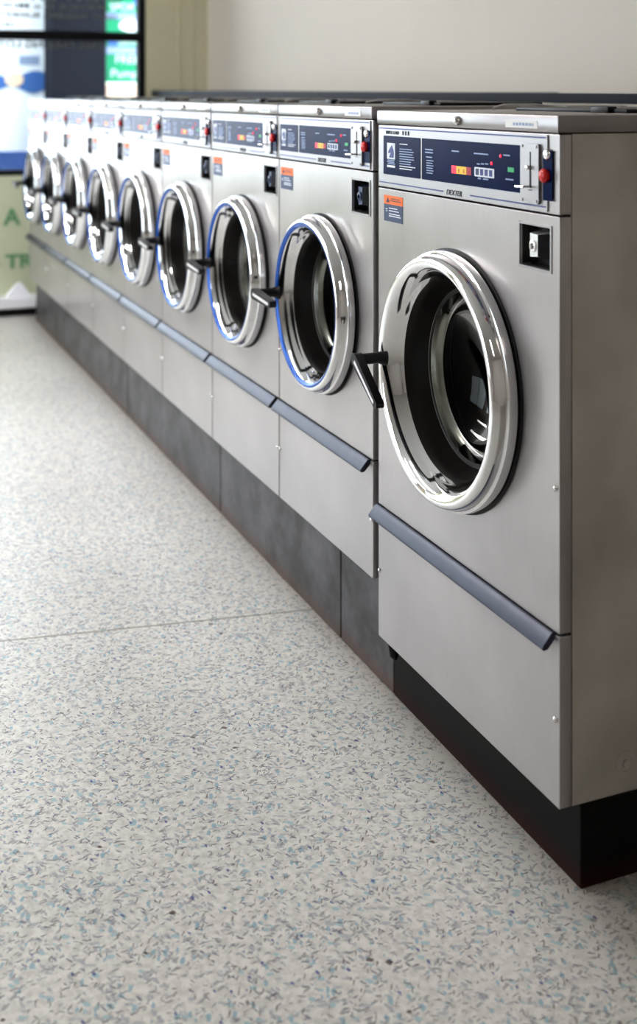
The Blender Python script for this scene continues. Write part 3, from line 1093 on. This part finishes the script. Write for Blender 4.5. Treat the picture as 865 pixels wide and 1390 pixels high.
# folded white card standing on the ledge
cpos = at_s(25, 404, YF - .07)
bm = bmesh.new()
wd, ht, dp = .145, .078, .05
pts = [(-wd / 2, -dp / 2, 0), (wd / 2, -dp / 2, 0), (wd * .1, -.012, ht), (-wd * .06, -.012, ht), (-wd / 2, dp / 2, 0), (wd / 2, dp / 2, 0), (wd * .1, .006, ht), (-wd * .06, .006, ht)]
v = [bm.verts.new(q) for q in pts]
for f in ((0, 1, 2, 3), (4, 7, 6, 5), (3, 2, 6, 7), (0, 3, 7, 4), (1, 5, 6, 2), (0, 4, 5, 1)):
    bm.faces.new([v[i] for i in f])
bmesh.ops.bevel(bm, geom=list(bm.edges), offset=.003, segments=2, affect='EDGES')
o = obj('paper_bag', bm, 'paper', None, 40, (cpos.x, YF - .07, lt))
tag(o, 'small white peaked paper bag standing on the white ledge under the window', 'paper bag')

# rail along the wall behind the machines, with the hoses running to it
RX = 1.78
p0, p1 = at_d(1000, 0, RX), Vector((RX, YF - .005, 0))
bm = bmesh.new()
z0a, z0b = H - .026, H - .004
z1a, z1b = H - .013, H + .024
a = [bm.verts.new(q) for q in ((RX, 1.3, z0a), (RX + .06, 1.3, z0a), (RX + .06, 1.3, z0b), (RX, 1.3, z0b))]
c = [bm.verts.new(q) for q in ((RX, YF - .002, z1a), (RX + .06, YF - .002, z1a), (RX + .06, YF - .002, z1b), (RX, YF - .002, z1b))]
for q in range(4):
    bm.faces.new((a[q], a[(q + 1) % 4], c[(q + 1) % 4], c[q]))
bm.faces.new(a)
bm.faces.new(c[::-1])
bmesh.ops.bevel(bm, geom=list(bm.edges), offset=.004, segments=2, affect='EDGES')
rail = obj('wall_rail', bm, 'rail_grey', None, 40)
tag(rail, 'long dark grey rail running behind the tops of the washing machines', 'rail')
bm = bmesh.new()
for y in (1.6, 3.2, 4.8, 6.3):
    box(bm, RX + .02, XR, y - .02, y + .02, H - .02 + (y - 1.3) * .003, H + (y - 1.3) * .003)
obj('rail_bracket', bm, 'rail_grey', rail)

# ------------------------------------------------------------------ street seen through the window
bm = bmesh.new()
box(bm, -9, 9, YF + .1, 20, -.12, -.02)
struct('pavement', bm, 'pavement')
S1 = 8.6


def card(name, px0, py0, px1, py1, S, mat, label, cat, t=.04):
    a, c = at_s(px0, py1, S), at_s(px1, py0, S)
    bm = bmesh.new()
    box(bm, a.x, c.x, S, S + t, a.z, c.z, .004)
    o = obj(name, bm, mat)
    if label:
        tag(o, label, cat)
    return o, a, c


# white sign board with blue wave band
root = empty('street_signboard', (at_s(20, 150, S1).x, S1, -.02), 'large white street signboard with a blue wave band beyond the window', 'signboard')
inv = root.matrix_basis.inverted()


def card_part(name, px0, py0, px1, py1, S, mat, t, parent):
    a, c = at_s(px0, py1, S), at_s(px1, py0, S)
    l = parent.location
    bm = bmesh.new()
    box(bm, a.x - l.x, c.x - l.x, S - l.y, S - l.y + t, a.z - l.z, c.z - l.z)
    return obj(name, bm, mat, parent)


card_part('board', -60, -120, 63, 232, S1, 'sign_white', .05, root)
card_part('board_text', 26, 76, 54, 88, S1 - .004, 'print_dim', .004, root)
l = root.location
bm = bmesh.new()
pts = []
for i in range(17):
    px = -60 + i * 7.6
    pts.append((at_s(px, 108 + 4 * math.sin(i * .9), S1).x, at_s(px, 101 + 5 * math.sin(i * .7 + 1), S1).z, at_s(px, 122 - 5 * math.sin(i * .8), S1).z))
for (xa, ta, ba), (xb, tb, bb_) in zip(pts, pts[1:]):
    vs = [bm.verts.new((q[0] - l.x, -.006, q[1] - l.z)) for q in ((xa, ba), (xb, bb_), (xb, tb), (xa, ta))]
    bm.faces.new(vs)
obj('wave_band', bm, 'sign_blue', root)
bm = bmesh.new()
pc = at_s(19, 108, S1)
prism = [(pc.x - l.x + .065 * math.cos(a_), pc.z - l.z + .05 * math.sin(a_)) for a_ in [2 * PI * q / 24 for q in range(24)]]
vs = [bm.verts.new((x, -.009, z)) for x, z in prism]
bm.faces.new(vs)
obj('round_picture', bm, 'peach', root)
card_part('post', 5, 232, 12, 400, S1 + .02, 'pillar', .03, root)

# dark pillar
pa, pb = at_s(70, 0, 8.3), at_s(144, 0, 8.3)
bm = bmesh.new()
box(bm, pa.x, pb.x, 8.3, 8.6, -.02, 3.2, .01)
o = obj('dark_pillar', bm, 'pillar')
tag(o, 'dark slate coloured pillar outside, between the white and green signboards', 'pillar')

# green sign with a peach board below
root2 = empty('green_signboard', (at_s(166, 100, 8.45).x, 8.45, -.02), 'green street signboard with white lettering beyond the window, right of the dark pillar', 'signboard')
l = root2.location
card_part('board', 144.5, -80, 186, 112, 8.45, 'sign_green', .05, root2)
card_part('pale_stripe', 144.5, 18, 186, 26, 8.446, 'print_dim', .004, root2)
card_part('pale_stripe', 144.5, 64, 186, 73, 8.446, 'print_dim', .004, root2)
card_part('blue_badge', 147, 53, 160, 62, 8.444, 'sign_blue', .004, root2)
card_part('blue_badge', 182, -6, 187, 9, 8.444, 'sign_blue', .004, root2)
card_part('lower_board', 144.5, 113, 188, 240, 8.44, 'peach', .05, root2)
bm = bmesh.new()
pc = at_s(178, 35, 8.445)
vs = [bm.verts.new((pc.x - l.x + .088 * math.cos(2 * PI * q / 28), -.006, pc.z - l.z + .045 * math.sin(2 * PI * q / 28))) for q in range(28)]
bm.faces.new(vs)
obj('white_oval', bm, 'sign_white', root2)
items = []
for s, px, pyb, sz in (('SPORT', 149, 14, .075), ('SERVICE', 160, 61, .05), ('FREE', 156, 86, .085), ('Pump', 150, 105, .085)):
    q = at_s(px, pyb, 8.44)
    items.append((text_mesh(s, sz, .001), face_in(q.x - l.x, q.z - l.z, -.01), 0))
obj('sign_lettering', join_meshes(items), 'sign_white', root2)

# blue low panel outside, just over the sill
o, _, _ = card('blue_hoarding', -80, 205, 60, 262, 8.2, 'blue_low', 'low blue panel outside, just above the window sill at the left', 'hoarding')
o.data.transform(Matrix.Translation((0, 0, 0)))
a = at_s(0, 262, 8.2)
bm = bmesh.new()
for px in (-60, -10, 50):
    q = at_s(px, 262, 8.22)
    box(bm, q.x - .02, q.x + .02, 8.21, 8.24, -.02, a.z + .02)
obj('post', bm, 'pillar', o)

# ------------------------------------------------------------------ light
for i, (x, y) in enumerate(((-.55, 3.3), (-.55, 4.6), (-.55, 6.0), (-1.9, 3.8), (-1.9, 5.4), (.6, -.9))):  # last one is added behind the camera to light the big machine's side
    lab = ['ceiling strip lamp above the aisle, opposite the second washing machine', 'ceiling strip lamp above the aisle, opposite the fifth washing machine',
           'ceiling strip lamp above the aisle, nearest the window wall', 'ceiling strip lamp on the street side, nearer the camera', 'ceiling strip lamp on the street side, nearer the window wall',
           'added ceiling strip lamp behind the camera, lighting the side of the largest washing machine'][i]
    e = empty('strip_lamp', (x, y, ZC), lab, 'lamp', 'ceiling strip lamps')
    bm = bmesh.new()
    box(bm, -.14, .14, -.62, .62, -.06, 0, .005)
    obj('housing', bm, 'housing', e)
    bm = bmesh.new()
    box(bm, -.10, .10, -.60, .60, -.085, -.06, .01)
    obj('diffuser', bm, 'diffuser_bright' if y > 5.8 else 'diffuser' if y > 1 else 'diffuser_dim', e)

w = bpy.data.worlds.new('World')
scene.world = w
w.use_nodes = True
bg = w.node_tree.nodes['Background']
bg.inputs['Color'].default_value = (0.86, 0.93, 1.0, 1)
bg.inputs['Strength'].default_value = 5.2

# ------------------------------------------------------------------ camera
cd = bpy.data.cameras.new('Camera')
cam = bpy.data.objects.new('Camera', cd)
COL.objects.link(cam)
cam.location = (0, 0, H)
cam.rotation_euler = (PI / 2, 0, -TH)
cd.sensor_fit = 'HORIZONTAL'
cd.sensor_width = 36
cd.lens = 36 * F / 865
cd.shift_x = 0
cd.shift_y = -(695 - HY) / 865
cd.clip_start = .02
cd.dof.use_dof = True
cd.dof.focus_distance = 2.2
cd.dof.aperture_fstop = 4.8
cd.dof.aperture_blades = 0
scene.camera = cam

scene.view_settings.view_transform = 'Standard'
scene.view_settings.look = 'None'
scene.view_settings.exposure = 0.12
scene.view_settings.gamma = 0.86
scene.cycles.max_bounces = 10
scene.cycles.glossy_bounces = 6
scene.cycles.transparent_max_bounces = 12
scene.cycles.sample_clamp_indirect = 6
scene.cycles.caustics_reflective = False
scene.cycles.caustics_refractive = False
